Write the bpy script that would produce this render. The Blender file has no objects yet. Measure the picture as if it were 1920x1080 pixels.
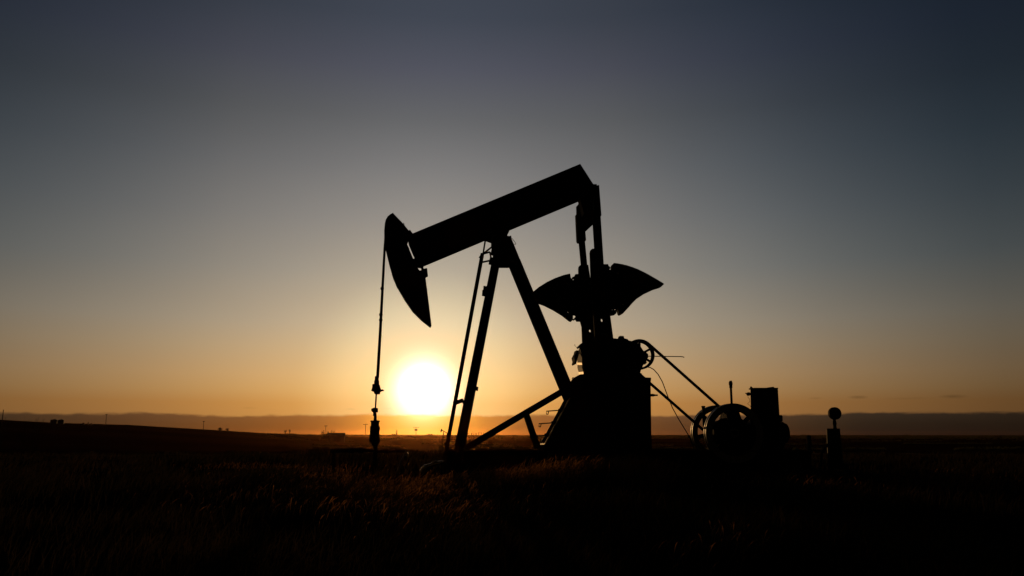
import bpy, bmesh, math, random
import numpy as np
from mathutils import Vector
from mathutils.geometry import tessellate_polygon
random.seed(7); RNG = np.random.default_rng(7)
C = bpy.context.scene.collection
SC = bpy.context.scene
R = math.radians

# ------------------------------------------------------------------ camera
FPX = 1493.0                      # focal length in pixels of the 1920 wide photograph
HOR = 814.0                       # row of the true horizon
PITCH = math.atan((HOR-540)/FPX)
CZ = 0.9
cam_d = bpy.data.cameras.new('camera'); cam = bpy.data.objects.new('camera', cam_d); C.objects.link(cam)
cam_d.sensor_width = 36; cam_d.lens = 36*FPX/1920; cam_d.clip_start = .1; cam_d.clip_end = 30000
cam.location = (0, 0, CZ); cam.rotation_euler = (R(90)+PITCH, 0, 0)
SC.camera = cam

def ray(px, py):
    x = (px-960)/FPX; y = (540-py)/FPX
    return Vector((x, math.cos(PITCH)-y*math.sin(PITCH), math.sin(PITCH)+y*math.cos(PITCH)))
def az_el(px, py):
    d = ray(px, py); return math.atan2(d.x, d.y), math.atan2(d.z, math.hypot(d.x, d.y))

SUN_AZ, SUN_EL = az_el(795, 733)
SUN_DIR = Vector((math.sin(SUN_AZ)*math.cos(SUN_EL), math.cos(SUN_AZ)*math.cos(SUN_EL), math.sin(SUN_EL)))

# ------------------------------------------------------------------ world
def lin(c): return tuple((v/255/12.92 if v/255 < .04045 else ((v/255+.055)/1.055)**2.4) for v in c)
w = bpy.data.worlds.new('World'); SC.world = w; w.use_nodes = True
nt = w.node_tree; N = nt.nodes; L = nt.links; N.clear()
def nd(t, **k):
    n = N.new(t)
    for a, b in k.items(): setattr(n, a, b)
    return n
def setin(s, v):
    if isinstance(v, bpy.types.NodeSocket): L.new(v, s)
    else: s.default_value = v
def M(op, a, b=0.0, c=0.0, clamp=False):
    n = nd('ShaderNodeMath', operation=op, use_clamp=clamp)
    setin(n.inputs[0], a); setin(n.inputs[1], b); setin(n.inputs[2], c); return n.outputs[0]
def VM(op, a, b=(0, 0, 0), out=0):
    n = nd('ShaderNodeVectorMath', operation=op); setin(n.inputs[0], a); setin(n.inputs[1], b); return n.outputs[out]
def VS(a, s):
    n = nd('ShaderNodeVectorMath', operation='SCALE'); setin(n.inputs[0], a); setin(n.inputs['Scale'], s); return n.outputs[0]
def ramp(fac, stops, interp='LINEAR'):
    n = nd('ShaderNodeValToRGB'); cr = n.color_ramp; cr.interpolation = interp
    stops = sorted(stops)
    cr.elements[0].position = stops[0][0]; cr.elements[1].position = stops[-1][0]
    cr.elements[0].color = (*stops[0][1], 1); cr.elements[1].color = (*stops[-1][1], 1)
    for p, c in stops[1:-1]:
        e = cr.elements.new(p); e.color = (*c, 1)
    setin(n.inputs[0], fac); return n.outputs[0]

tc = nd('ShaderNodeTexCoord'); dirv = VM('NORMALIZE', tc.outputs['Generated'])
sep = nd('ShaderNodeSeparateXYZ'); L.new(dirv, sep.inputs[0]); dx, dy, dz = sep.outputs
elev = M('DEGREES' if False else 'MULTIPLY', M('ARCSINE', dz), 180/math.pi)
# azimuth away from the sun, in degrees
hd = nd('ShaderNodeVectorMath', operation='NORMALIZE'); cx = nd('ShaderNodeCombineXYZ'); L.new(dx, cx.inputs[0]); L.new(dy, cx.inputs[1]); L.new(cx.outputs[0], hd.inputs[0])
az = M('ADD', M('MULTIPLY', M('ARCTAN2', dx, dy), 180/math.pi), -math.degrees(SUN_AZ))   # signed: right of the sun is positive
th = M('MULTIPLY', M('ARCCOSINE', M('MINIMUM', VM('DOT_PRODUCT', dirv, tuple(SUN_DIR), out=1), .9999999)), 180/math.pi)
AZF = [(-175, .03), (-60, .07), (-38, .19), (-31, .25), (-25.3, .335), (-19, .48), (-13.6, .62), (-6.5, .80), (0, .93), (6.5, .85), (13.6, .69), (19.8, .56), (28, .34), (37.7, .18), (60, .07), (175, .03)]
g_az = ramp(M('DIVIDE', M('ADD', az, 180), 360), [((a+180)/360, (f, f, f)) for a, f in AZF], 'B_SPLINE')
# elevation colours read along two columns of the sky
def azf(a): return float(np.interp(a, [p[0] for p in AZF], [p[1] for p in AZF]))
T1 = {0: (50, 56, 65), 100: (65, 68, 78), 200: (81, 83, 86), 300: (100, 102, 104), 400: (119, 119, 117), 500: (140, 135, 126), 600: (168, 150, 129), 650: (184, 155, 119), 700: (195, 151, 100), 730: (192, 142, 84), 755: (180, 118, 56)}
T2 = {0: (46, 52, 65), 100: (59, 62, 74), 200: (73, 77, 82), 300: (92, 94, 97), 400: (110, 110, 110), 500: (127, 125, 119), 600: (148, 141, 124), 650: (158, 141, 114), 700: (164, 138, 102), 730: (165, 133, 90), 755: (163, 124, 76)}
st = []
for y in T1:
    a1, e1 = az_el(420, y); a2, e2 = az_el(1320, y)
    c1 = np.array(lin(T1[y]))/azf(math.degrees(a1-SUN_AZ)); c2 = np.array(lin(T2[y]))/azf(math.degrees(a2-SUN_AZ))
    st.append(((math.degrees((e1+e2)/2)+10)/100, tuple((c1+c2)/2)))
lo = st[-1][1]
st += [(.0, tuple(np.array(lo)*.25)), (.10, tuple(np.array(lo)*.9)), (1.0, (.010, .014, .024)), (.55, (.022, .029, .046))]
e_col = ramp(M('DIVIDE', M('ADD', elev, 10), 100), st)
base = VM('MULTIPLY', e_col, g_az)
vcol = ramp(M('DIVIDE', elev, 90), [(0, (1, 1, 1.2)), (.085, (1, 1.08, 1.2)), (.128, (.74, .92, 1.12)), (.167, (.6, .8, 1.0)), (.21, (.47, .7, .93)), (.25, (.43, .66, .95)), (.31, (.5, .8, 1.08)), (1, (.5, .8, 1.08))])
azw = M('DIVIDE', M('SUBTRACT', M('ABSOLUTE', az), 14), 24, clamp=True)
vm_ = nd('ShaderNodeMix', data_type='RGBA'); L.new(azw, vm_.inputs['Factor']); vm_.inputs['A'].default_value = (1, 1, 1, 1); L.new(vcol, vm_.inputs['B'])
base = VM('MULTIPLY', base, vm_.outputs['Result'])
# soft uneven tint so the gradient is not perfectly clean
nz = nd('ShaderNodeTexNoise'); nz.inputs['Scale'].default_value = 3.0; nz.inputs['Detail'].default_value = 3; L.new(VM('MULTIPLY', dirv, (1, 1, 3)), nz.inputs['Vector'])
base = VS(base, M('ADD', M('MULTIPLY', nz.outputs[0], .10), .95))
# sun glow
glow = ramp(M('DIVIDE', th, 30), [(0, (6, 5.2, 3.8)), (.04, (2.2, 1.9, 1.5)), (.062, (1.25, 1.05, .85)), (.08, (.86, .68, .44)), (.1, (.56, .41, .235)), (.127, (.39, .28, .12)), (.17, (.28, .24, .11)), (.233, (.14, .12, .05)), (.3, (.05, .03, .004)), (.45, (.012, .006, 0)), (.7, (0, 0, 0)), (1, (0, 0, 0))], 'B_SPLINE')
# bank of cloud lying along the horizon, its top edge uneven
n1 = nd('ShaderNodeTexNoise'); n1.inputs['Scale'].default_value = 5; n1.inputs['Detail'].default_value = 6; n1.inputs['Roughness'].default_value = .55; L.new(hd.outputs[0], n1.inputs['Vector'])
n2 = nd('ShaderNodeTexNoise'); n2.inputs['Scale'].default_value = 60; n2.inputs['Detail'].default_value = 5; L.new(VM('MULTIPLY', dirv, (1, 1, 4)), n2.inputs['Vector'])
top = M('ADD', 1.42, M('ADD', M('MULTIPLY', M('SUBTRACT', n1.outputs[0], .5), .9), M('MULTIPLY', M('SUBTRACT', n2.outputs[0], .5), .26)))
bank = M('DIVIDE', M('SUBTRACT', top, elev), .24, clamp=True)
bank = M('MULTIPLY', M('MULTIPLY', bank, bank), M('SUBTRACT', 3, M('MULTIPLY', bank, 2)))
streak = nd('ShaderNodeTexNoise'); streak.inputs['Scale'].default_value = 9; streak.inputs['Detail'].default_value = 5; L.new(VM('MULTIPLY', dirv, (1, 1, 14)), streak.inputs['Vector'])
deep = ramp(M('DIVIDE', M('ADD', elev, M('MULTIPLY', streak.outputs[0], .5)), 2.2), [(0, (.022, .05, .20)), (.4, (.033, .085, .27)), (.85, (.075, .15, .45)), (1, (.24, .27, .6))])
def mixc(f, a, b):
    n = nd('ShaderNodeMix', data_type='RGBA'); setin(n.inputs['Factor'], f); setin(n.inputs['A'], a); setin(n.inputs['B'], b); return n.outputs['Result']
base = VM('MULTIPLY', base, mixc(bank, (1, 1, 1, 1), deep))
glow = VM('MULTIPLY', glow, mixc(bank, (1, 1, 1, 1), (.22, .17, .09, 1)))
# extra orange light held in the bank near the sun
bglow = ramp(M('DIVIDE', th, 30), [(0, (1.6, 1.2, .6)), (.06, (1.2, .82, .30)), (.075, (.95, .56, .15)), (.095, (.72, .38, .05)), (.127, (.56, .22, .015)), (.16, (.42, .13, .006)), (.22, (.19, .045, 0)), (.3, (.14, .033, 0)), (.48, (.09, .025, .002)), (.65, (.05, .014, .002)), (.85, (.02, .008, .001)), (1, (0, 0, 0))], 'B_SPLINE')
glow = VM('ADD', glow, VM('MULTIPLY', bglow, mixc(bank, (0, 0, 0, 1), (1, 1, 1, 1))))
# a few thin wisps above the bank
for px, py, wd, ht, s in ((1610, 744.5, 16, 3.0, .30), (1786, 743.5, 20, 3.4, .32), (1530, 746.5, 12, 2, .15), (1700, 747, 40, 2.0, .10), (468, 765, 14, 1.6, .18), (660, 767, 12, 1.6, .15), (725, 766, 10, 1.4, .15)):
    a0, e0 = az_el(px, py); c0 = Vector((math.sin(a0)*math.cos(e0), math.cos(a0)*math.cos(e0), math.sin(e0)))
    df = VM('SUBTRACT', dirv, tuple(c0)); df = VM('MULTIPLY', df, (FPX/wd, FPX/wd, FPX/ht))
    q = VM('LENGTH', df, out=1)
    q = M('ADD', q, M('MULTIPLY', M('SUBTRACT', n2.outputs[0], .5), 1.2))
    m = M('MULTIPLY', M('SUBTRACT', 1.15, q, clamp=True), s, clamp=True)
    base = VS(base, M('SUBTRACT', 1, m))
sky = nd('ShaderNodeTexSky', sky_type='NISHITA'); sky.sun_disc = False
sky.sun_elevation = SUN_EL; sky.sun_rotation = SUN_AZ; sky.dust_density = 2
bg1 = nd('ShaderNodeBackground'); L.new(VM('ADD', base, glow), bg1.inputs[0]); bg1.inputs[1].default_value = .92
bg2 = nd('ShaderNodeBackground'); L.new(sky.outputs[0], bg2.inputs[0]); bg2.inputs[1].default_value = .004
ad = nd('ShaderNodeAddShader'); L.new(bg1.outputs[0], ad.inputs[0]); L.new(bg2.outputs[0], ad.inputs[1])
wo = nd('ShaderNodeOutputWorld'); L.new(ad.outputs[0], wo.inputs[0])

# ------------------------------------------------------------------ sun, exposure
sd = bpy.data.lights.new('sun', 'SUN'); sd.energy = 2.0; sd.angle = R(.53); sd.color = (1, .55, .2)
so = bpy.data.objects.new('sun', sd); C.objects.link(so)
so.rotation_euler = (-SUN_DIR).to_track_quat('-Z', 'Y').to_euler()
SC.view_settings.view_transform = 'Standard'; SC.view_settings.look = 'None'; SC.view_settings.exposure = 0; SC.view_settings.gamma = 1

# ------------------------------------------------------------------ helpers
def mat(name, col, rough=.6, metal=0.0, var=.35, scale=6, bump=.0, col2=None, trans=0, spec=0.0):
    m = bpy.data.materials.new(name); m.use_nodes = True; t = m.node_tree; b = t.nodes['Principled BSDF']
    tcn = t.nodes.new('ShaderNodeTexCoord'); n = t.nodes.new('ShaderNodeTexNoise'); n.inputs['Scale'].default_value = scale; n.inputs['Detail'].default_value = 6
    t.links.new(tcn.outputs['Object'], n.inputs['Vector'])
    r = t.nodes.new('ShaderNodeValToRGB'); c2 = col2 or tuple(v*(1-var) for v in col)
    r.color_ramp.elements[0].color = (*c2, 1); r.color_ramp.elements[1].color = (*col, 1)
    r.color_ramp.elements[0].position = .38; r.color_ramp.elements[1].position = .62
    t.links.new(n.outputs[0], r.inputs[0]); t.links.new(r.outputs[0], b.inputs['Base Color'])
    b.inputs['Specular IOR Level'].default_value = spec; b.inputs['Roughness'].default_value = rough; b.inputs['Metallic'].default_value = metal
    if bump:
        bp = t.nodes.new('ShaderNodeBump'); bp.inputs['Strength'].default_value = bump; bp.inputs['Distance'].default_value = .02
        t.links.new(n.outputs[0], bp.inputs['Height']); t.links.new(bp.outputs[0], b.inputs['Normal'])
    if trans:
        tr = t.nodes.new('ShaderNodeBsdfTranslucent'); mx = t.nodes.new('ShaderNodeMixShader'); mx.inputs[0].default_value = trans
        t.links.new(r.outputs[0], tr.inputs[0]); t.links.new(b.outputs[0], mx.inputs[1]); t.links.new(tr.outputs[0], mx.inputs[2])
        t.links.new(mx.outputs[0], t.nodes['Material Output'].inputs['Surface'])
    return m
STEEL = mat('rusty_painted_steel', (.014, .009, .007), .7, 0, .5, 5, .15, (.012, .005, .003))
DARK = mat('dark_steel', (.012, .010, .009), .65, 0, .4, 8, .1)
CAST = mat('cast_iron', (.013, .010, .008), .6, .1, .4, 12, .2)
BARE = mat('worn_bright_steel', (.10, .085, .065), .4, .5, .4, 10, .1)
GLINT = mat('sunlit_gold_steel', (.40, .19, .05), .62, .2, .5, 3, .2, (.10, .045, .012), 0, .10)  # low sun's gold on the lit faces, put into the base colour
for m_ in (STEEL, DARK, CAST): m_.node_tree.nodes['Principled BSDF'].inputs['Specular IOR Level'].default_value = 0
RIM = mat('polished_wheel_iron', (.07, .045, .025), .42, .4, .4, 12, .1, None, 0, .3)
SHINY = mat('gold_glint_pipe_steel', (.55, .25, .06), .26, 1.0, .3, 14, .05)  # golden sun glint tinted into the steel colour
RUBBER = mat('black_rubber', (.012, .012, .012), .7, 0, .3, 20)
WOOD = mat('weathered_wood', (.05, .04, .03), .85, 0, .5, 12, .3)
BARK = mat('tree_bark', (.03, .024, .018), .9, 0, .5, 3)
LEAF = mat('tree_foliage', (.035, .035, .015), .8, 0, .5, .8, 0, None, .25)
TANKM = mat('tank_steel', (.05, .045, .04), .6, .2, .4, .6, .1)

class MB:
    def __init__(s): s.v = []; s.f = []
    def add(s, v, f):
        n = len(s.v); s.v += [tuple(p) for p in v]; s.f += [tuple(i+n for i in q) for q in f]; return s
    def prism(s, poly, s0, s1, holes=()):
        """polygon in (a, z), extruded between side offsets s0 and s1 (towards the viewer); local y = -s"""
        loops = [list(poly)]+[list(h) for h in holes]
        def area(p): return sum(p[i][0]*p[(i+1) % len(p)][1]-p[(i+1) % len(p)][0]*p[i][1] for i in range(len(p)))
        if area(loops[0]) < 0: loops[0].reverse()
        for h in loops[1:]:
            if area(h) > 0: h.reverse()
        if s0 > s1: s0, s1 = s1, s0
        flat = [p for l in loops for p in l]; n = len(flat)
        tri = tessellate_polygon([[Vector((p[0], p[1], 0)) for p in l] for l in loops])
        v = [(p[0], -s1, p[1]) for p in flat]+[(p[0], -s0, p[1]) for p in flat]
        f = []
        for a, b, c in tri:
            ar = (flat[b][0]-flat[a][0])*(flat[c][1]-flat[a][1])-(flat[c][0]-flat[a][0])*(flat[b][1]-flat[a][1])
            if ar < 0: b, c = c, b
            f.append((a, b, c)); f.append((a+n, c+n, b+n))
        o = 0
        for l in loops:
            k = len(l)
            for i in range(k):
                j = (i+1) % k; f.append((o+i, o+i+n, o+j+n, o+j))
            o += k
        return s.add(v, f)
    def hull2(s, qa, sa, qb, sb):
        """two matching polygons (a, z) at side offsets sa and sb, joined"""
        n = len(qa)
        v = [(p[0], -sa, p[1]) for p in qa]+[(p[0], -sb, p[1]) for p in qb]
        f = [tuple(range(n)), tuple(range(2*n-1, n-1, -1))]+[(i, i+n, (i+1) % n+n, (i+1) % n) for i in range(n)]
        return s.add(v, f)
    def box(s, c, d):
        x, y, z = c; a, b, e = d[0]/2, d[1]/2, d[2]/2
        v = [(x+i*a, y+j*b, z+k*e) for i in (-1, 1) for j in (-1, 1) for k in (-1, 1)]
        return s.add(v, [(0, 1, 3, 2), (4, 6, 7, 5), (0, 4, 5, 1), (2, 3, 7, 6), (0, 2, 6, 4), (1, 5, 7, 3)])
    def bar(s, p, q, wa, wb, side=(0, 1, 0)):
        """rectangular bar from p to q; wb measured along side, wa across"""
        p = Vector(p); q = Vector(q); d = (q-p).normalized(); sd_ = Vector(side); sd_ = (sd_-d*sd_.dot(d)).normalized(); up = d.cross(sd_)
        v = [e+up*(i*wa/2)+sd_*(j*wb/2) for e in (p, q) for i, j in ((-1, -1), (1, -1), (1, 1), (-1, 1))]
        return s.add(v, [(0, 1, 2, 3), (7, 6, 5, 4), (0, 4, 5, 1), (1, 5, 6, 2), (2, 6, 7, 3), (3, 7, 4, 0)])
    def ibar(s, p, q, h, wd, t=.02, side=(0, 1, 0)):
        """rolled I beam: web plus two flanges"""
        p = Vector(p); q = Vector(q); d = (q-p).normalized(); sd_ = Vector(side); sd_ = (sd_-d*sd_.dot(d)).normalized(); up = d.cross(sd_)
        s.bar(p, q, h-2*t, t, side)
        for k in (-1, 1):
            o = up*(k*(h/2-t/2)); s.bar(p+o, q+o, t, wd, side)
        return s
    def tube(s, pts, r, n=10, cap=True):
        pts = [Vector(p) for p in pts]; rs = r if isinstance(r, (list, tuple)) else [r]*len(pts)
        b = len(s.v); prev = None; rings = []
        for i, p in enumerate(pts):
            d = (pts[min(i+1, len(pts)-1)]-pts[max(i-1, 0)]).normalized()
            if prev is None: prev = d.orthogonal().normalized()
            u = (prev-d*prev.dot(d)).normalized(); prev = u; v = d.cross(u)
            for k in range(n):
                a = 2*math.pi*k/n; s.v.append(tuple(p+(u*math.cos(a)+v*math.sin(a))*rs[i]))
        for i in range(len(pts)-1):
            for k in range(n):
                s.f.append((b+i*n+k, b+i*n+(k+1) % n, b+(i+1)*n+(k+1) % n, b+(i+1)*n+k))
        if cap: s.f.append(tuple(b+k for k in range(n))[::-1]); s.f.append(tuple(b+(len(pts)-1)*n+k for k in range(n)))
        return s
    def lathe(s, prof, c=(0, 0, 0), axis='z', n=28, close=False):
        """profile of (radius, height) turned about an axis through c"""
        b = len(s.v); m = len(prof)
        for r, h in prof:
            for k in range(n):
                a = 2*math.pi*k/n; x, y = r*math.cos(a), r*math.sin(a)
                p = (x, y, h) if axis == 'z' else ((x, -h, y) if axis == 's' else (h, x, y))
                s.v.append((p[0]+c[0], p[1]+c[1], p[2]+c[2]))
        for i in range(m if close else m-1):
            j = (i+1) % m
            for k in range(n): s.f.append((b+i*n+k, b+i*n+(k+1) % n, b+j*n+(k+1) % n, b+j*n+k))
        if not close: s.f.append(tuple(b+k for k in range(n))[::-1]); s.f.append(tuple(b+(m-1)*n+k for k in range(n)))
        return s
    def build(s, name, m, parent=None, bevel=0, smooth=False):
        me = bpy.data.meshes.new(name); me.from_pydata(s.v, [], s.f); me.update()
        bm = bmesh.new(); bm.from_mesh(me); bmesh.ops.recalc_face_normals(bm, faces=bm.faces)
        bm.to_mesh(me); bm.free()
        me.materials.append(m)
        if smooth:
            for p in me.polygons: p.use_smooth = True
            try: me.set_sharp_from_angle(angle=R(40))
            except Exception: pass
        o = bpy.data.objects.new(name, me); C.objects.link(o)
        if parent: o.parent = parent
        if bevel:
            bv = o.modifiers.new('bevel', 'BEVEL'); bv.width = bevel; bv.segments = 2; bv.limit_method = 'ANGLE'; bv.angle_limit = R(35)
        return o
def tag(o, label, cat, group=None, kind=None):
    if label: o['label'] = label
    if cat: o['category'] = cat
    if group: o['group'] = group
    if kind: o['kind'] = kind
    return o
def thing(name, label, cat, loc=(0, 0, 0), rz=0, group=None):
    o = bpy.data.objects.new(name, None); C.objects.link(o); o.location = loc; o.rotation_euler = (0, 0, rz); o.empty_display_size = .2
    return tag(o, label, cat, group)

# local frame of the pumping unit: x along the beam, y away from the viewer, z up
PC = Vector((0, 20, 0)); PA = R(5)
UX = Vector((math.cos(PA), math.sin(PA), 0)); UY = Vector((-math.sin(PA), math.cos(PA), 0))
def U(px, py, s=0.0):
    """(a, z) of the point seen at this pixel on the vertical plane s metres in front of the beam's plane"""
    d = ray(px, py); o = Vector((0, 0, CZ))-PC
    t = (-s-o.dot(UY))/d.dot(UY); p = o+d*t
    return (p.dot(UX), p.z)
def U3(px, py, s=0.0):
    a, z = U(px, py, s); return (a, -s, z)
def PL(pts, s=0.0): return [U(x, y, s) for x, y in pts]
def circ(px, py, r, s, n=10, rx=None):
    c = U(px, py, s); k = 1/74.0
    return [(c[0]+(rx or r)*k*math.cos(2*math.pi*i/n), c[1]+r*k*math.sin(2*math.pi*i/n)) for i in range(n)]
def bolts(parent, pts, s0, s1, r=.018):
    for x, y in pts:
        a, z = U(x, y, s1); mb = MB(); mb.lathe([(r, s0), (r, s1)], (a, 0, z), 's', 6); mb.build('bolt', CAST, parent)

# ------------------------------------------------------------------ ground
def sst(a, b, x):
    t = np.clip((x-a)/(b-a), 0, 1); return t*t*(3-2*t)
HILLPX = [(-400, 30), (0, 22), (120, 18.5), (250, 16.5), (400, 11), (500, 7), (650, 3), (760, 1.5), (900, 0.5), (1200, 0), (1920, -2), (2400, -2)]
def gz(x, y):
    x = np.asarray(x, float); y = np.asarray(y, float); r = np.hypot(x, y); yy = np.maximum(y, 1e-3)
    px = 960+FPX*x/yy; px = np.where(y > 0, px, 3000.)
    e = np.interp(px, [h[0] for h in HILLPX], [h[1] for h in HILLPX])
    low = -4.2*sst(27, 190, r)
    low = low+e/FPX*sst(120, 620, r)*np.minimum(r, 900)+.25*np.maximum(e, 0)*sst(150, 650, r)*(1-sst(1400, 3000, r))
    n = (.05*np.sin(x*.9+1.3)*np.sin(y*.7+.4)+.04*np.sin(x*1.7+y*.6)+.025*np.sin(y*2.3-x*.5))*sst(2, 6, r)*(1-.75*sst(14, 18, r)*(1-sst(30, 45, r)))
    far = .9*np.sin(x*.011+2)*np.sin(y*.013)*sst(120, 400, r)*(1-sst(600, 1500, r))*.6
    mound = .26*np.exp(-((x-1.4)/2.0)**2-((y-13.6)/1.2)**2)+.20*np.exp(-((x-10)/3.0)**2-((y-14.5)/1.2)**2)
    side = -.10*sst(8, 16, np.abs(x))*(1-sst(40, 60, r))
    return low+n+far+mound+side
rs = np.concatenate([np.linspace(.5, 30, 120), np.geomspace(30.6, 5200, 140)])
azs = np.concatenate([np.linspace(-42, 42, 260), np.linspace(43.5, 316.5, 90)])*math.pi/180
v = [(0, 0, 0)]; X = np.outer(rs, np.sin(azs)); Y = np.outer(rs, np.cos(azs)); Z = gz(X, Y)
v += list(zip(X.ravel(), Y.ravel(), Z.ravel())); na = len(azs)
f = [(0, 1+(k+1) % na, 1+k) for k in range(na)]
for i in range(len(rs)-1):
    for k in range(na):
        a = 1+i*na+k; b = 1+i*na+(k+1) % na; f.append((a, b, b+na, a+na))
GM = bpy.data.materials.new('dry_field_earth'); GM.use_nodes = True; t = GM.node_tree; b = t.nodes['Principled BSDF']; b.inputs['Roughness'].default_value = .95
b.inputs['Specular IOR Level'].default_value = 0
tcn = t.nodes.new('ShaderNodeTexCoord')
mp = t.nodes.new('ShaderNodeMapping'); mp.inputs['Scale'].default_value = (.0025, .011, 0); mp.inputs['Rotation'].default_value = (0, 0, .06); t.links.new(tcn.outputs['Object'], mp.inputs[0])
n_a = t.nodes.new('ShaderNodeTexNoise'); n_a.inputs['Scale'].default_value = 1; n_a.inputs['Detail'].default_value = 5; t.links.new(mp.outputs[0], n_a.inputs['Vector'])
n_b = t.nodes.new('ShaderNodeTexNoise'); n_b.inputs['Scale'].default_value = 3; n_b.inputs['Detail'].default_value = 8; t.links.new(tcn.outputs['Object'], n_b.inputs['Vector'])
r1 = t.nodes.new('ShaderNodeValToRGB'); r1.color_ramp.elements[0].position = .42; r1.color_ramp.elements[1].position = .58
r1.color_ramp.elements[0].color = (.005, .003, .002, 1); r1.color_ramp.elements[1].color = (.026, .015, .006, 1)
t.links.new(n_a.outputs[0], r1.inputs[0])
mx = t.nodes.new('ShaderNodeMix'); mx.data_type = 'RGBA'; mx.blend_type = 'MULTIPLY'; mx.inputs[0].default_value = .8
t.links.new(r1.outputs[0], mx.inputs['A']); t.links.new(n_b.outputs[0], mx.inputs['B']); t.links.new(mx.outputs['Result'], b.inputs['Base Color'])
bp = t.nodes.new('ShaderNodeBump'); bp.inputs['Distance'].default_value = .05; bp.inputs['Strength'].default_value = .5; t.links.new(n_b.outputs[0], bp.inputs['Height']); t.links.new(bp.outputs[0], b.inputs['Normal'])
g = MB(); g.v = v; g.f = f; go = g.build('ground', GM, smooth=True); tag(go, None, None, kind='structure')
go['label'] = 'dark flat farmland stretching away to the horizon under the low sun'
def gh(x, y): return float(gz(x, y))

# a dirt access track along the far side of the well pad
tr = MB(); xs_ = np.linspace(-60, 90, 90)
def ty(x): return 47+2.5*math.sin(x*.05)+.05*x
for k, x in enumerate(xs_):
    for q in (-1.6, -.8, 0, .8, 1.6): tr.v.append((x, ty(x)+q, gh(x, ty(x)+q)+.03-.03*abs(q)/1.6+.01))
for k in range(len(xs_)-1):
    for q in range(4): a = k*5+q; tr.f.append((a, a+5, a+6, a+1))
TRM = mat('pale_track_dust', (.10, .075, .045), .95, 0, .5, 1.2, .2)
tag(tr.build('track', TRM, smooth=True), 'narrow dirt track crossing behind the pumping unit', None, kind='structure')

# ------------------------------------------------------------------ pumping unit
PR = (PC.x, PC.y, 0)
pj = thing('pumpjack', 'large dark pumpjack with its beam tilted head down against the sunset', 'pumpjack', PR, PA, 'oil well pumpjacks')
# walking beam: web, two flanges, stiffeners
tl, tr_, br, bl = U(773, 441), U(1086, 311), U(1091, 373), U(795, 497)
m = MB()
rend = U(1113, 353)
m.prism([tl, tr_, rend, br]+PL([(793, 498), (780, 489), (773, 474), (766, 457), (766, 443)]), -.015, .015)
m.prism(PL([(766, 443), (773, 441), (775, 452), (784, 476), (795, 497), (791, 498), (780, 489), (773, 474), (766, 457)]), -.15, .15)
dv = Vector((tr_[0]-tl[0], tr_[1]-tl[1])).normalized(); nv = Vector((-dv.y, dv.x)); FT = .035
def off(p, k, al=0): return (p[0]+nv.x*k+dv.x*al, p[1]+nv.y*k+dv.y*al)
m.prism([tl, tr_, off(tr_, -FT), off(tl, -FT)], -.17, .17)
m.prism([bl, br, off(br, FT), off(bl, FT)], -.17, .17)
m.prism([tr_, rend, (rend[0]-.04, rend[1]-.01), off(tr_, -FT, -.02)], -.17, .17)
for k in (.02, .16, .38, .46, .54, .7, .86, .97):
    a = (tl[0]+(tr_[0]-tl[0])*k, tl[1]+(tr_[1]-tl[1])*k); c = (bl[0]+(br[0]-bl[0])*k, bl[1]+(br[1]-bl[1])*k)
    m.bar((a[0], -.09, a[1]-.05), (c[0], -.09, c[1]+.05), .02, .14); m.bar((a[0], .09, a[1]-.05), (c[0], .09, c[1]+.05), .02, .14)
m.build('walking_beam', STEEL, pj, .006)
# horse head
hh = [(738, 403.5), (733, 406), (728, 410), (724.5, 416), (722.7, 423), (721.5, 437), (721.6, 450), (723, 463), (724.3, 473), (726.7, 483), (731, 501), (736.7, 521), (744.5, 538), (757.8, 561), (773, 583), (789, 599), (806.7, 613), (809, 609), (804, 568), (798, 521), (793, 516), (785.5, 508), (776, 490), (762.5, 457), (769, 438), (754, 420)]
m = MB()
hl = PL(hh)
for s in (-.2, .17): m.prism(hl, s, s+.03)
m.prism([( p[0]*.98+hl[7][0]*.02, p[1]) for p in PL([(762.5, 457), (776, 490), (785.5, 508), (798, 521), (804, 568), (800, 570), (793, 524), (770, 490), (757, 457)])], -.165, .165)
for (x0, y0, x1, y1) in ((733, 440, 768, 440), (737, 480, 773, 487), (745, 530, 798, 525), (770, 570, 802, 566)):
    a = U(x0, y0); c = U(x1, y1); m.bar((a[0], 0, a[1]), (c[0], 0, c[1]), .02, .32)
m.build('horse_head', STEEL, pj, .004)
m = MB(); arc = PL(hh[:17]); cg = U(775, 480)
inn = []
for p in arc:
    d = Vector((cg[0]-p[0], cg[1]-p[1])).normalized(); inn.append((p[0]+d.x*.03, p[1]+d.y*.03))
for i in range(len(arc)-1): m.hull2([arc[i], arc[i+1], inn[i+1], inn[i]], .23, [arc[i], arc[i+1], inn[i+1], inn[i]], -.23)
m.prism(PL([(736, 519), (741, 517), (748.5, 532), (744, 538)]), -.24, .24)
m.build('face_plate', STEEL, pj)
m = MB()
m.prism(PL([(764, 437), (769, 433), (775, 441), (780, 441), (783, 462), (770, 458)]), -.14, .14)
m.build('head_hinge', CAST, pj, .004); m = MB()
m.prism(PL([(775, 487), (790, 484), (795, 496), (793, 502), (781, 500)]), -.14, .14)
m.prism(PL([(789, 499), (793, 498), (794.5, 505), (801, 504), (802.5, 517), (799, 519), (795, 522), (785, 509), (790, 508)]), -.1, .1)
m.build('head_latch', CAST, pj, .004); m = MB()
m.tube([U3(754, 421, .05), U3(757, 418, .05), U3(758, 423, .05), U3(756.5, 425, .05)], .012, 6)
m.build('lifting_hook', CAST, pj)
m = MB(); m.tube([U3(764, 461), U3(767, 467), U3(766, 470), U3(771, 477)], .012, 6); m.build('safety_chain', DARK, pj)
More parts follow.
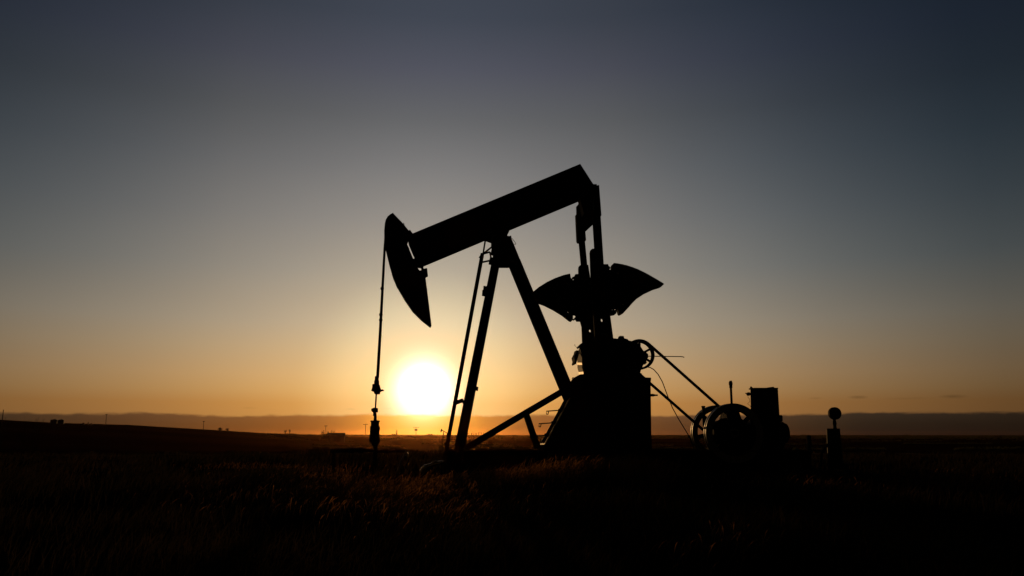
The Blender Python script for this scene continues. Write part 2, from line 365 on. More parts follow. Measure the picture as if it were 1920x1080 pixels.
# bridle, carrier bar, polished rod
m = MB()
for s in (-.09, .09):
    m.tube([U3(x, y, 0)[:1]+(-s*(1-.75*k),)+U3(x, y, 0)[2:] for x, y, k in ((723, 441, 0), (721, 470, .1), (717, 545, .35), (712.5, 630, .7), (709, 690, .95), (708, 708, 1))], [.022, .024, .028, .033, .036, .036], 8)
for x, y in ((716.6, 541), (714.2, 590), (714, 600)): m.lathe([(.03, -.04), (.045, -.02), (.045, .02), (.03, .04)], U3(x, y), 'z', 10)
m.build('bridle_cable', DARK, pj)
m = MB()
def lat(mb, xc, ys, s=0, n=16):
    """turned stack: ys = (row, radius in px)"""
    for i in range(len(ys)-1): pass
    a, z0 = U(xc, ys[0][0], s); mb.lathe([(r/74., U(xc, y, s)[1]-z0) for y, r in ys], (a, -s, z0), 'z', n)
lat(m, 706.6, [(705, 2.2), (706, 3.6), (713, 3.8), (714, 4.6), (721, 4.8), (722, 3.8), (724, 3.8)])
m.prism(PL([(699, 721), (704, 720), (711, 721), (714, 731), (719, 730.5), (719, 732.5), (713, 734), (711, 739), (703, 739), (701, 734), (697, 733.5), (698.5, 728), (699, 726)]), -.16, .16, [circ(701.8, 731, 1.2, 0), circ(709.7, 729.5, 1.2, 0)])
m.build('carrier_bar', CAST, pj, .004)
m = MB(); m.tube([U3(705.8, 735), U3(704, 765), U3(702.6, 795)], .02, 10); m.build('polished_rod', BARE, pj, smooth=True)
m = MB(); m.prism(PL([(696.5, 766.5), (700, 765), (708.5, 765), (708.5, 773), (700, 774), (696.5, 771)]), -.07, .07); m.lathe([(.03, 0), (.03, .2)], (U3(700, 778)[0]+.02, 0, U3(703, 780)[2]), 'z', 10); m.build('rod_clamp', CAST, pj, .004)

# saddle bearing and samson post
m = MB(); m.prism(PL([(914.6, 446), (913, 441), (956, 425), (956, 430), (950, 442), (950, 448), (957, 446), (957.4, 453), (928, 462), (921.7, 462), (921.7, 450)]), -.26, .26)
m.lathe([(.11, -.36), (.11, .36)], (*U3(938, 446)[:1], 0, U(938, 446)[1]), 's', 20)
m.build('saddle_bearing', CAST, pj, .006)
m = MB(); m.prism(PL([(926, 455), (957.5, 452), (974, 492.6), (972, 497), (953.5, 498.5), (936, 498.5), (921.5, 497), (925, 478)]), -.28, .28); m.build('post_cap', STEEL, pj, .006)
def leg(pts_top, pts_bot, stop, sbot, wa, wb, name='leg'):
    a, z = U(*pts_top); b, z2 = U(*pts_bot)
    k = MB(); k.ibar((a, -stop, z), (b, -sbot, z2), wa, wb, .022); return k.build(name, STEEL, pj, .003)
leg((929.5, 492), (857, 862), .18, .95, .205, .22); leg((929.5, 492), (857, 862), -.18, -.95, .205, .22)
leg((964, 492), (1118, 866), .0, .0, .305, .30)
m = MB()
for s in (.28, -.28): m = MB(); m.prism(PL([(905.5, 540), (912, 541), (911, 552), (904.7, 551)]), s-.04, s+.04); m.build('leg_clip', STEEL, pj)
for s in (.75,): m = MB(); m.prism(PL([(887.5, 727), (894.5, 729), (893.5, 736), (887, 735)]), s-.04, s+.04); m.build('leg_clip', STEEL, pj)
m = MB(); m.prism(PL([(922, 466), (929, 468), (928, 475), (921.5, 473.5)]), -.3, .3)
m.build('leg_clip', STEEL, pj)
for h0 in (.35, .65):   # cross ties between the two front legs
    a0, z0 = U(929.5, 492); b0, z1 = U(857, 862); zz = z1+(z0-z1)*h0; aa = b0+(a0-b0)*h0; ss = .95+(.18-.95)*h0
    m = MB(); m.bar((aa, -ss, zz), (aa, ss, zz), .07, .07, (1, 0, 0)); m.build('cross_tie', STEEL, pj)
# ladder seen edge on
lt, lb = U(904, 478), U(833.5, 862)
m = MB()
for s in (-.2, .2): m.bar((lb[0], -s, lb[1]), (lt[0], -s, lt[1]), .095, .03, (0, 1, 0))
for i in range(18):
    k = (i+.5)/18; m.tube([(lb[0]+(lt[0]-lb[0])*k, -.2, lb[1]+(lt[1]-lb[1])*k), (lb[0]+(lt[0]-lb[0])*k, .2, lb[1]+(lt[1]-lb[1])*k)], .013, 6)
ld = m.build('ladder', STEEL, pj)
m = MB()
for s in (-.2, .2):
    for pts in (((910, 450), (905.5, 478)), ((910, 450.5), (924, 455.5)), ((907, 475), (930, 457)), ((902, 477), (918.5, 472.5), (921.5, 488), (905, 491.5))):
        for i in range(len(pts)-1): m.bar(U3(*pts[i], s), U3(*pts[i+1], s), .042, .03)
    m.bar(U3(899.5, 484, s), U3(905, 475.5, s), .06, .03)
m.prism(PL([(918, 485), (925, 488), (924.5, 494), (917, 492)]), -.25, .25)
m.build('ladder_guard', STEEL, ld)
for s in (-.2, .2): m = MB(); m.bar(U3(850, 757, s), U3(868, 750.5, s), .10, .05); m.bar(U3(866.5, 748, s), U3(869.5, 757, s), .05, .05); m.build('ladder_bracket', STEEL, ld)
m = MB(); m.tube([U3(x, y, .1) for x, y in ((950, 443.5), (953, 442.5), (957, 444), (961, 448), (965.5, 454), (967.5, 457.5), (966.5, 458.6), (962, 456.8), (957, 452.5))], .007, 6); m.build('grease_line', DARK, pj)
# front brace with its strut
m = MB(); m.bar(U3(1056, 733), U3(872, 841), .155, .14); m.bar(U3(985, 772), U3(1008, 840), .155, .12); m.build('brace', STEEL, pj, .006)

# equaliser and tail bearing
m = MB(); m.prism(PL([(1082, 368), (1113, 353), (1119, 357), (1121, 404), (1093, 404), (1085, 374)][::1]), -.16, .16); m.build('tail_bearing', CAST, pj, .006)
near = PL([(1109.6, 352), (1121.7, 349.5), (1126, 406.7), (1123.5, 410.5), (1113, 411)], 1.12)
far = PL([(1080, 388), (1092, 386), (1097, 434), (1096, 436), (1081.5, 436)], -1.12)
m = MB(); m.hull2(near, 1.12, far, -1.12)
m.prism(PL([(1110, 346), (1118.5, 346), (1118.5, 353), (1110, 353)], 1.0), .92, 1.04, [circ(1114.3, 348.5, .9, 1.0)])
m.build('equalizer_beam', STEEL, pj, .005)
def pitman(sh, tube, s, w_, sock):
    k = MB(); (x0, y0), (x1, y1) = tube; k.bar(U3(x0, y0, s), U3(x1, y1, s), w_/70, .16, (0, 1, 0)); o = k.build('pitman_arm', STEEL, pj, .01)
    q = MB(); q.prism(PL(sock, s), s-.12, s+.12, [PL(sh, s)] if sh else []); q.build('pitman_socket', CAST, o)
    e = MB(); a, z = U(x1, y1, s); e.lathe([(.13, s-.12), (.13, s+.12)], (a, 0, z), 's', 20); e.build('wrist_pin', CAST, o)
pitman([(1085, 441.8), (1093.5, 441.8), (1093, 444), (1085, 444)], ((1089.5, 440), (1101, 560)), -1.1, 11, [(1079.5, 403), (1093, 403), (1096.5, 440), (1097.6, 452), (1095.7, 455), (1083.7, 455), (1081.8, 452)])
pitman(None, ((1117.5, 395), (1127.5, 552)), 1.1, 13.2, [(1109.5, 352), (1121.7, 349.5), (1126, 406), (1123, 411), (1113, 411)])

# cranks with their counterweights
cn = [(1105.8, 474), (1106.8, 469.5), (1110, 467), (1127, 467), (1129, 480), (1130, 496), (1139.6, 496), (1140.2, 499), (1143.3, 501.5), (1143.5, 504.5), (1141.5, 506), (1146, 560), (1144, 580), (1147, 582), (1155.5, 581), (1155, 588), (1151.5, 591), (1143.5, 592.5), (1149, 633), (1152, 668), (1117, 668), (1113.5, 610), (1109.6, 548), (1107, 510)]
m = MB(); m.prism(PL(cn, .85), .80, .91, [circ(1128, 600.8, 3.0, .85, 10, 2.2)]); k = m.build('crank', CAST, pj, .006)
wn = [(1136, 515), (1141.5, 506.5), (1145, 508.5), (1146, 506), (1146, 499), (1147.5, 496.5), (1150, 494.4), (1156, 495), (1165, 496.6), (1175, 499), (1185, 502.3), (1195, 506.2), (1205, 511), (1214, 515.7), (1230, 525), (1242, 532.2), (1243.3, 534), (1238, 539), (1225, 543), (1208, 551), (1191.5, 562), (1184, 569.5), (1178.5, 576), (1166.5, 589), (1162, 591.2), (1159.6, 590), (1158.3, 586), (1157, 580.6), (1153.5, 578), (1151.8, 580.6), (1140, 578)]
m = MB(); m.prism(PL(wn, .85), .76, .94, [circ(1157, 513.3, 1.5, .85), circ(1166.5, 570.8, 1.6, .85), circ(1234, 534.8, 1.2, .85)]); m.build('counterweight', CAST, k, .006)
bolts(k, [(1141.5, 502.5), (1153.5, 585), (1146, 560), (1140, 520)], .7, 1.06, .022)
cf = [(1084.4, 504), (1085, 500), (1087, 497.8), (1093, 497), (1102.6, 497), (1104.5, 510), (1108, 530), (1110, 548), (1112.5, 580), (1117.5, 640), (1118, 668), (1093.5, 668), (1091.6, 640), (1090.6, 613), (1088.6, 606), (1088, 603), (1081, 602.8), (1079.5, 600), (1077.2, 598.5), (1077.5, 595.5), (1079.3, 594), (1079, 592), (1072, 590), (1072, 526), (1075.5, 526), (1076.5, 523.5), (1073, 523), (1073, 519.5), (1076.5, 519), (1078.5, 514.5), (1084.6, 514)]
m = MB(); m.prism(PL(cf, -.85), -.91, -.80, [circ(1106, 620.5, 3.0, -.85, 10, 2.2)]); k = m.build('crank', CAST, pj, .008)
wf = [(1080, 530), (1075.7, 526), (1072, 525.8), (1070.4, 524), (1069.3, 521), (1068, 514), (1056, 516.7), (1039.6, 522.6), (1025, 529.6), (1010, 539), (998, 548.7), (991, 555), (990, 558), (996, 563), (1005.7, 567.5), (1021, 573), (1037.8, 581.5), (1054.4, 591.7), (1067.4, 602), (1071, 603), (1073.5, 600), (1073.5, 591.7), (1075.7, 590), (1079.4, 591.7), (1082, 580)]
m = MB(); m.prism(PL(wf, -.85), -.94, -.76, [circ(1062, 532.2, 1.5, -.85), circ(1064.7, 585.6, 1.8, -.85)]); m.build('counterweight', CAST, k, .006)
bolts(k, [(1074.5, 521), (1078.5, 597)], -1.0, -.7, .022)
a, z = U(1133, 655, .85); m = MB(); m.lathe([(.16, -1.06), (.16, -1.0), (.12, -1.0), (.12, 1.0), (.16, 1.0), (.16, 1.06)], (a-.18, 0, z), 's', 24); m.build('crank_shaft', CAST, pj, smooth=True)

# gear box on its pedestal
gb = [(1092.5, 643), (1098, 637), (1106, 633), (1115, 631), (1130, 631), (1149, 634), (1158.5, 635), (1160.5, 632.5), (1163, 631), (1168.5, 631.5), (1169.5, 634), (1177.5, 636), (1178, 638), (1187.5, 640), (1195, 642), (1201, 649), (1206, 657), (1209, 664), (1208, 680), (1202, 694), (1199, 704), (1087, 706), (1082.5, 690), (1082, 664), (1086, 652)]
gn = [(x+(9 if (x < 1090 and y > 660) else 0), y) for x, y in gb]
m = MB(); m.hull2(PL(gn, .5), .5, PL(gb, -.5), -.5); gbx = m.build('gear_box', CAST, pj, .03)
m = MB()
for s in (-.56, .5):
    for bx_, by_, br_ in ((1128, 668, .34), (1180, 666, .24)):
        a, z = U(bx_, by_, .5); m = MB(); m.lathe([(br_, s), (br_, s+.06)], (a, 0, z), 's', 28); m.build('bearing_cap', CAST, gbx, .006)
bolts(gbx, [(1128+21*math.cos(i*.785), 668+21*math.sin(i*.785)) for i in range(8)]+[(1180+14*math.cos(i*1.05), 666+14*math.sin(i*1.05)) for i in range(6)], .5, .6, .02)
m = MB(); m.prism(PL([(1160, 634), (1161, 630.5), (1168, 631), (1169, 635)], .2), .1, .3); m.build('breather_cap', CAST, gbx)
m = MB(); m.prism(PL([(1085.6, 649), (1092.5, 642), (1096, 643), (1091, 650), (1087.5, 651)], .1), -.3, .3)
m.build('hood', CAST, gbx)
m = MB()
m.prism(PL([(1082, 656), (1085, 657), (1086, 664), (1081, 682), (1078.5, 683), (1077.2, 681), (1078.5, 676), (1076.8, 669), (1081, 661)], .1), -.35, .05)
m.tube([U3(1083, 655, -.1), U3(1080, 650, -.1), U3(1077, 647, -.1), U3(1078, 645.3, -.1)], .006, 5)
m.build('brake_drum', CAST, gbx, .01)
m = MB(); m.hull2(PL([(1090.7, 680), (1093, 680), (1096, 703), (1094.5, 703)], .504), .504, PL([(1081.7, 680), (1084, 680), (1087, 703), (1085.5, 703)], -.504), -.504); m.build('oil_sump', GLINT, gbx)  # thin panel on the case end, its sunlit gold painted in
ped = [(1072, 712), (1078, 707), (1087, 702), (1201, 702), (1201, 699), (1203.5, 700.5), (1204, 703.5), (1208, 707.5), (1221, 708), (1220.5, 714), (1220, 717), (1222, 868), (1004, 868), (1013, 832), (1060, 745), (1069, 717)]
pn = [(x+(8 if x < 1070 else 3 if x < 1080 else 0), y) for x, y in ped]
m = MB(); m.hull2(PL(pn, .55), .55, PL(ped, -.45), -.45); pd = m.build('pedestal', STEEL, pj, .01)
m = MB()
for s in (.57, ):
    for x in (1075, 1120, 1165, 1208): m.bar(U3(x, 715, s), U3(x, 866, s), .06, .04)
    m.bar(U3(1070, 720, s+.01), U3(1218, 720, s+.01), .06, .03); m.bar(U3(1050, 800, s+.01), U3(1218, 800, s+.01), .06, .03)
m.build('stiffener', STEEL, pd)
m = MB(); m.hull2(PL([(1067.5, 746), (1070, 746), (1023, 833), (1020.5, 833)], .553), .553, PL([(1059.5, 746), (1062, 746), (1015, 833), (1012.5, 833)], -.453), -.453); m.build('front_plate', GLINT, pd)  # overlay on the sloping face, golden sunlight put into its colour
for x0, y0, x1, y1 in ((1024.5, 771, 1049, 769), (1010.5, 794.5, 1036, 792.5), (1005, 817.5, 1023, 815.5)):
    m = MB(); m.tube([U3(x1+4, y1, .2), U3(x0, y0, .2), U3(x0+.3, y0+5.5, .2), U3(x0+2.8, y0+6, .2), U3(x0+4, y0+1, .2)], .014, 6)
    m.prism(PL([(x1-2, y1-2.5), (x1+4, y1-4), (x1+4, y1+3), (x1-2, y1+2)], .2), .16, .26); m.build('step_hook', DARK, pd)
m = MB(); m.tube([U3(1077, 711, .2), U3(1072.5, 710, .2), U3(1073.5, 708.2, .2), U3(1077, 708.6, .2), U3(1081, 710, .2)], .012, 6); m.build('lifting_eye', DARK, pd)
m = MB(); m.lathe([(.035, 0), (.035, .07), (.02, .07), (.02, .17)], (U(1222, 741, .3)[0]-.02, -.3, U(1222, 741, .3)[1]), 'x', 10)
m.tube([U3(1220, 741, .3), U3(1228, 741, .3)], .026, 8); m.build('plug', DARK, pd)
# sheave on the gear box, in the belt's plane
SB = .1+.0
SHC = (1199, 665.5); SHR = 28
def wheel(parent, cpx, rpx, s, width, rim, spokes, hub, name, mat_=CAST, ph=0.0, sp_w=.07):
    a, z = U(*cpx, s); k = rpx/74.0*(20-s)/20*1.0; r = rpx*((20-s)/FPX); ri = r*rim
    q = MB(); q.lathe([(r, -width/2), (r, -width*.22), (r*.965, -width*.16), (r*.965, width*.16), (r, width*.22), (r, width/2), (ri, width/2), (ri, -width/2)], (0, 0, 0), 's', 56, close=True)
    root = q.build(name, mat_, parent, smooth=True); root.location = (a, -s, z)
    q = MB()
    for i in range(spokes):
        t_ = ph+2*math.pi*i/spokes; q.bar((math.cos(t_)*hub*.8, 0, math.sin(t_)*hub*.8), (math.cos(t_)*(ri+.01), 0, math.sin(t_)*(ri+.01)), sp_w, width*.35)
    q.build('spokes', CAST, root, .008)
    q = MB(); q.lathe([(hub, -width*.6), (hub, width*.6)], (0, 0, 0), 's', 20); q.build('hub', mat_, root, smooth=True)
    return root
SSH = .72
wheel(pj, SHC, SHR, SSH, .16, .85, 6, .09, 'sheave', ph=.5, sp_w=.055)
m = MB(); m.lathe([(.06, -.05), (.06, .3)], (U(*SHC, SSH)[0], 0, U(*SHC, SSH)[1]), 's', 12); a = U(*SHC, SSH)
m = MB(); m.lathe([(.05, .4), (.05, .85)], (a[0], 0, a[1]), 's', 12); m.build('input_shaft', CAST, pj)
m = MB(); m.prism(PL([(1199, 652), (1206, 657), (1212, 661), (1215.5, 664), (1215.5, 671), (1211, 673), (1213, 680), (1210, 683), (1205, 684), (1200, 690)], .6), .52, .6); m.build('shaft_guard', CAST, pj)
m = MB(); m.tube([U3(1212, 667.8, .8), U3(1240, 668.2, .8), U3(1276, 668.6, .8), U3(1280, 669, .8), U3(1283, 670, .8)], .011, 6); m.build('brake_rod', DARK, pj)
# skid
m = MB()
for s in (-.62, .62):
    a0 = U(838, 860)[0]; a1 = U(1500, 860)[0]; m.ibar((a0, -s, .26), (a1, -s, .26), .5, .26, .03)
for x in (845, 930, 1010, 1100, 1190, 1250, 1300, 1380, 1490):
    a0 = U(x, 860)[0]; m.bar((a0, -.62, .26), (a0, .62, .26), .2, .2, (1, 0, 0))
a0, a1 = U(838, 860)[0], U(872, 860)[0]
m.box(((a0+a1)/2, 0, .12), (a1-a0+.3, 2.3, .24))
m.build('skid', STEEL, pj)

# ------------------------------------------------------------------ engine with twin flywheels
ec = U(1385, 860)
EL = Vector(PR)+UX*ec[0]
en = thing('pump_engine', 'dark single cylinder engine with two spoked flywheels right of the pumpjack', 'engine', (EL.x, EL.y, 0), PA)
ox = ec[0]
def shift(q):
    q.v = [(x-ox, y, z) for x, y, z in q.v]; return q
def wheelE(*a, **k):
    r_ = wheel(en, *a, **k); r_.location.x -= ox; return r_
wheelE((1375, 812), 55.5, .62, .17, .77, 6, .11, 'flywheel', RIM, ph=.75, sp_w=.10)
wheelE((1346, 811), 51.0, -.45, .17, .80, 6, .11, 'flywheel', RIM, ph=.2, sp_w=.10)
m = MB(); a, z = U(1361, 811.5, .1); m.lathe([(.06, -.65), (.06, .8)], (a, 0, z), 's', 14); shift(m).build('crankshaft', CAST, en)
# belt pulley on the shaft
s_ = .18; a, z = U(1364, 811, s_); PUL = (a, z, .36)
m = MB(); m.lathe([(.05, -.08), (.36, -.08), (.345, -.03), (.345, .03), (.36, .08), (.05, .08)], (a, -s_, z), 's', 36); shift(m).build('drive_pulley', CAST, en)
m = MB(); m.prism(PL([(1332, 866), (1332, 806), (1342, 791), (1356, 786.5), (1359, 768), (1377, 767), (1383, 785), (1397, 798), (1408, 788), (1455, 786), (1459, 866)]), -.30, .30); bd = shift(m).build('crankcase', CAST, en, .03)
m = MB(); m.lathe([(.14, 0), (.27, .02), (.27, .42), (.24, .5)], (0, 0, 0), 'x', 24); ca, cz = U(1438, 812); m.v = [(x+ca, y, z+cz) for x, y, z in m.v]
for i in range(5): m.lathe([(.29, .06+i*.08), (.29, .09+i*.08)], (ca, 0, cz), 'x', 24)
shift(m).build('cylinder', CAST, en, smooth=True)
m = MB(); m.prism(PL([(1452, 792), (1464, 797), (1468, 806), (1471, 815), (1468, 826), (1462, 842), (1448, 842)]), -.2, .2); shift(m).build('cylinder_head', CAST, en, .02)
m = MB()
ra = PL([(1415, 730), (1416, 727.5), (1457, 727), (1459, 730), (1462.5, 786), (1462, 792), (1418, 792), (1416, 776)], .15)
m.hull2(ra, .15, ra, -.15); ck = shift(m).build('cooling_tank', STEEL, en, .012)
m = MB(); m.prism(PL([(1409, 724.5), (1411.5, 727), (1413, 735), (1411, 736), (1409.5, 730)], .3), .2, .3)
m.prism(PL([(1438, 727.5), (1442, 726.2), (1446, 726), (1450, 725), (1452, 726.5), (1455, 729), (1457.5, 731.5), (1459, 733), (1459, 736), (1455, 734)], .3), -.1, .3)
m.prism(PL([(1413, 727), (1459, 727), (1459, 729.2), (1413, 729.2)], .16), -.165, .165)
shift(m).build('tank_lid', STEEL, ck)
m = MB(); tl_ = PL([(1446, 786), (1463.5, 778), (1465.8, 780), (1466, 789), (1464, 791), (1455, 792.5), (1440, 793)], .3); m.prism(tl_, -.35, .36); shift(m).build('tank_base', STEEL, ck, .008)
m = MB(); m.tube([U3(1397.5, 737.3, .2), U3(1402, 738, .2), U3(1412, 741, .2), U3(1418, 742, .1)], .012, 6); m.lathe([(.02, -.05), (.045, -.04), (.045, .04), (.02, .05)], U3(1403.5, 738.8, .2), 's', 10)
m.tube([U3(x, y, .2) for x, y in ((1402.5, 740), (1402.5, 745), (1405.5, 748), (1406, 753), (1401.5, 757), (1407, 761), (1408.5, 766))], .005, 5)
m.tube([U3(1406, 768, .2), U3(1413, 766, .2)], .012, 6)
shift(m).build('governor_linkage', DARK, en)
m = MB(); lat(m, 1372.5, [(770, 2.1), (757, 2.2), (728, 2.2), (727.5, 2.9), (722, 3.1), (720.5, 3.7), (716.5, 3.4), (715, 2.2), (714.3, 1.6)], .0); m.prism(PL([(1368, 714), (1372, 713.6), (1372, 715), (1368, 715)]), -.02, .02); shift(m).build('exhaust_stack', CAST, en, smooth=True)
for i in range(0): pass
m = MB(); lat(m, 1320.3, [(800, 2.8), (768, 2.8), (766, 3), (764, 3.2), (763, 3.8), (761.5, 3.8), (761, 2.4)], -.2); m.tube([U3(1320, 800, -.2), U3(1345, 808, -.2)], .02, 6); shift(m).build('oiler', CAST, en)

# belt
bx = thing('drive_belt', 'long taut belt sloping from the gearbox sheave down to the engine', 'belt', (EL.x, EL.y, 0), PA)
sb = .45
c1 = U(*SHC, SSH); r1_ = SHR*((20-SSH)/FPX)
def belt_pts():
    c2 = PUL; d = Vector((c2[0]-c1[0], c2[1]-c1[1])); D_ = d.length; an = math.atan2(d.y, d.x); be = math.acos((r1_-c2[2])/D_)
    s1, s2 = SSH, s_
    A = []
    for i in range(25):
        t_ = an+be+(2*math.pi-2*be)*i/24; A.append((c1[0]+r1_*math.cos(t_), s1, c1[1]+r1_*math.sin(t_)))
    for i in range(13):
        t_ = an-be+2*be*i/12; A.append((c2[0]+c2[2]*math.cos(t_), s2, c2[1]+c2[2]*math.sin(t_)))
    return A
A = belt_pts(); m = MB(); n_ = len(A)
for i in range(n_):
    p, q = A[i], A[(i+1) % n_]
    m.bar((p[0]-ox, -p[1], p[2]), (q[0]-ox, -q[1], q[2]), .05, .10)
m.build('belt', RUBBER, bx)

# ------------------------------------------------------------------ loose cable from gear box to engine
m = MB(); m.tube([U3(x, y, .3) for x, y in ((1212, 688), (1219, 689), (1226, 693), (1234, 702), (1242, 716), (1249, 735), (1254, 748), (1261, 765), (1272, 785), (1283, 803), (1292, 818), (1300, 835), (1304, 862))], .012, 6)
o = m.build('control_cable', RUBBER, None, smooth=True); o.location = PR; o.rotation_euler = (0, 0, PA); tag(o, 'thin black cable drooping from the gearbox to the foot of the engine', 'cable')

# ------------------------------------------------------------------ wellhead
wc = U(702, 860); WL = Vector(PR)+UX*wc[0]
wh = thing('wellhead', 'stubby bolted wellhead standing under the pumpjack rod', 'wellhead', (WL.x, WL.y, 0), PA)
ox = wc[0]
m = MB(); lat(m, 702.3, [(881, 6), (876, 6), (876, 4), (836, 4), (835, 6.2), (831, 6.8), (826, 8.6)]); shift(m).build('casing', CAST, wh, smooth=True)
m = MB(); lat(m, 702, [(828, 9), (815, 9), (814, 7), (812, 7), (811, 8.5), (808, 8.8), (807.5, 4)])
for q in range(6):
    t_ = q*math.pi/3+.3; a, z = U(702, 832); m.lathe([(.018, 0), (.018, .42)], (a+.1*math.cos(t_), .1*math.sin(t_), z), 'z', 6)
shift(m).build('flange', CAST, wh, smooth=True)
m = MB(); lat(m, 702.8, [(808, 4.6), (804, 4.8), (802.5, 7), (801, 7.4), (792, 7.4), (791, 8.4), (788.5, 8.4), (788, 3), (787, 2.8), (774, 2.2)]); m.tube([U3(709, 797), U3(712, 800), U3(712.5, 806)], .006, 5); shift(m).build('stuffing_box', CAST, wh, smooth=True)
m = MB(); m.tube([U3(620, 846, -.1), U3(640, 845), U3(702, 844)], .045, 10); m.tube([U3(702, 845.5), U3(748, 845), U3(758, 846), U3(762, 851), U3(760, 862)], .045, 10); m.tube([U3(626, 846, -.1), U3(626, 884, -.1)], .05, 10); shift(m).build('flow_line', CAST, wh, smooth=True)
m = MB(); m.prism(PL([(757, 850), (760, 846), (766, 850), (765, 855), (758, 855)]), -.08, .08); m.tube([U3(760, 850), U3(752, 866), U3(746, 884)], .028, 8); shift(m).build('valve', BARE, wh)
for x in (660, 677, 724): m = MB(); m.lathe([(.07, -.06), (.07, .06)], U3(x, 844.5), 'x', 12); shift(m).build('union', CAST, wh)
m = MB(); m.box((U(700, 880)[0], 0, .02), (.5, .5, .22)); shift(m).build('cellar_cover', STEEL, wh, .01)
m = MB(); m.tube([U3(691, 878, .22), U3(697, 878, .22)], .008, 6); shift(m).build('cover_handle', BARE, wh); m = MB(); m.tube([U3(704, 878, .22), U3(708, 878, .22)], .008, 6); shift(m).build('cover_handle', BARE, wh)

# bent pipe on the ground in front of the skid
ox = U(806, 880)[0]; BL_ = Vector(PR)+UX*ox
bpz = thing('pipe', 'shiny bent steel pipe arching over the ground at the front of the skid', 'pipe', (BL_.x, BL_.y, 0), PA)
m = MB(); m.tube([U3(x, y, .5) for x, y in ((789, 893), (790.5, 884), (794, 878.5), (800, 875), (808, 872.5), (816, 869.5), (826, 868), (840, 870))], .055, 14); shift(m).build('bend', SHINY, bpz, smooth=True)
m = MB(); a, z = U(797, 877, .5); m.lathe([(.075, -.03), (.075, .03)], (a, -.5, z), 'x', 16); m.tube([U3(808, 872, .5), U3(812, 866, .5), U3(820, 864.5, .5)], .022, 8); shift(m).build('coupling', SHINY, bpz)

# ------------------------------------------------------------------ gauge on a post at the right
gp = Vector((0, 0, CZ))+ray(1567, 870)*(19.0/ray(1567, 870).y)
gt = thing('meter_post', 'round faced meter on a thick post standing alone at the right', 'meter', (gp.x, gp.y, gh(gp.x, gp.y)))
def V3(px, py, yy=19.0):
    d = ray(px, py); p = Vector((0, 0, CZ))+d*(yy/d.y); return (p.x-gt.location.x, p.y-gt.location.y, p.z-gt.location.z)
def lat2(mb, xc, ys, n=20):
    p0 = V3(xc, ys[0][0]); mb.lathe([(r/(FPX/19.4), V3(xc, y)[2]-p0[2]) for y, r in ys], p0, 'z', n)
m = MB(); lat2(m, 1567.5, [(880, 13), (845, 12.6), (806, 11.4), (803.8, 11.6), (803.4, 10)]); m.build('post', CAST, gt, smooth=True)
m = MB(); lat2(m, 1565.6, [(805, 3.4), (797, 2.8), (795, 3.6), (791, 3.2), (787, 2.6), (786, 3.4), (783, 3)]); m.build('stem', CAST, gt, smooth=True)
m = MB(); p0 = V3(1565, 775.2); m.lathe([(.10, -.05), (.146, -.04), (.146, .04), (.12, .05)], p0, 's', 32); p1 = V3(1565, 764.8); m.lathe([(.03, 0), (.025, .025)], (p1[0], p1[1], p1[2]-.01), 'z', 8); dl = m.build('dial', CAST, gt, smooth=True)
m = MB(); m.tube([V3(1541, 850), V3(1556, 828)], .025, 6); m.tube([V3(1541, 850), V3(1538, 880)], .025, 6); m.build('brace', STEEL, gt)
# fence post
fp = Vector((0, 0, CZ))+ray(1518, 846)*(30.0/ray(1518, 846).y)
m = MB(); zz = gh(fp.x, fp.y); hp = Vector((0, 0, CZ))+ray(1518, 816.5)*(30.0/ray(1518, 816.5).y)
m.tube([(0, 0, -.2), (-.01, 0, (hp.z-zz)*.5), (.02, 0, hp.z-zz)], [.09, .085, .075], 9); o = m.build('fence_post', WOOD, smooth=True); o.location = (fp.x, fp.y, zz); tag(o, 'short weathered wooden post between the engine and the round meter', 'post')

# ------------------------------------------------------------------ far things
def at_far(px, d):
    a, _ = az_el(px, HOR); x = math.tan(a)*d; return x, d, gh(x, d)
def top_z(py, px, d):
    rr = ray(px, py); return CZ+rr.z*(d/rr.y)
def pole(px, ytop, d, arms, label):
    x, y, z = at_far(px, d); h = top_z(ytop, px, d)-z; r = .16*max(1, d/520)
    t_ = thing('utility_pole', label, 'utility pole', (x, y, z), R(random.uniform(-12, 12)), 'utility poles across the far fields')
    q = MB(); q.tube([(0, 0, -.5), (0, 0, h*.5), (random.uniform(-.1, .1), 0, h)], [r*1.1, r, r*.8], 8); q.build('mast', WOOD, t_)
    for k_, (wd, dz_) in enumerate(arms):
        q = MB(); q.box((0, -.1, h-dz_), (wd, r*1.3, r*1.3))
        for xx in (-.46, -.2, .2, .46): q.lathe([(r*.35, 0), (r*.45, r*1.6)], (wd*xx, -.1, h-dz_+r*.6), 'z', 6)
        q.build('crossarm', WOOD, t_)
    return t_
pole(1.5, 768, 330, (), 'bare pole cut off by the left edge of the photo')
pole(196.5, 776.5, 520, ((1.6, .4),), 'short armed pole on the rise just right of the two tanks')
pole(380.5, 789.5, 640, ((1.6, .4),), 'small lone pole on the slope halfway between the tanks and the brush')
pole(610.3, 797.5, 760, ((3.2, .6),), 'crossarm pole rising behind the low barn and its brush')
pole(685, 794.5, 560, ((3.6, .5),), 'tall pole with one crossarm just left of the wellhead')
t_ = pole(780, 801, 600, ((4.6, .4),), 'pole with a crossarm and transformer standing below the sun')
x, y, z = at_far(780, 600); h = top_z(801, 780, 600)-z
q = MB(); q.lathe([(.0, h-2.6), (.6, h-2.5), (.6, h-1.5), (.0, h-1.4)], (.5, 0, 0), 'z', 12); q.build('transformer', TANKM, t_); q = MB(); q.lathe([(.0, h-2.6), (.6, h-2.5), (.6, h-1.5), (.0, h-1.4)], (-.6, 0, 0), 'z', 12); q.build('transformer', TANKM, t_)
pole(744, 806, 900, (), 'faint thin pole between the wellhead and the transformer pole')
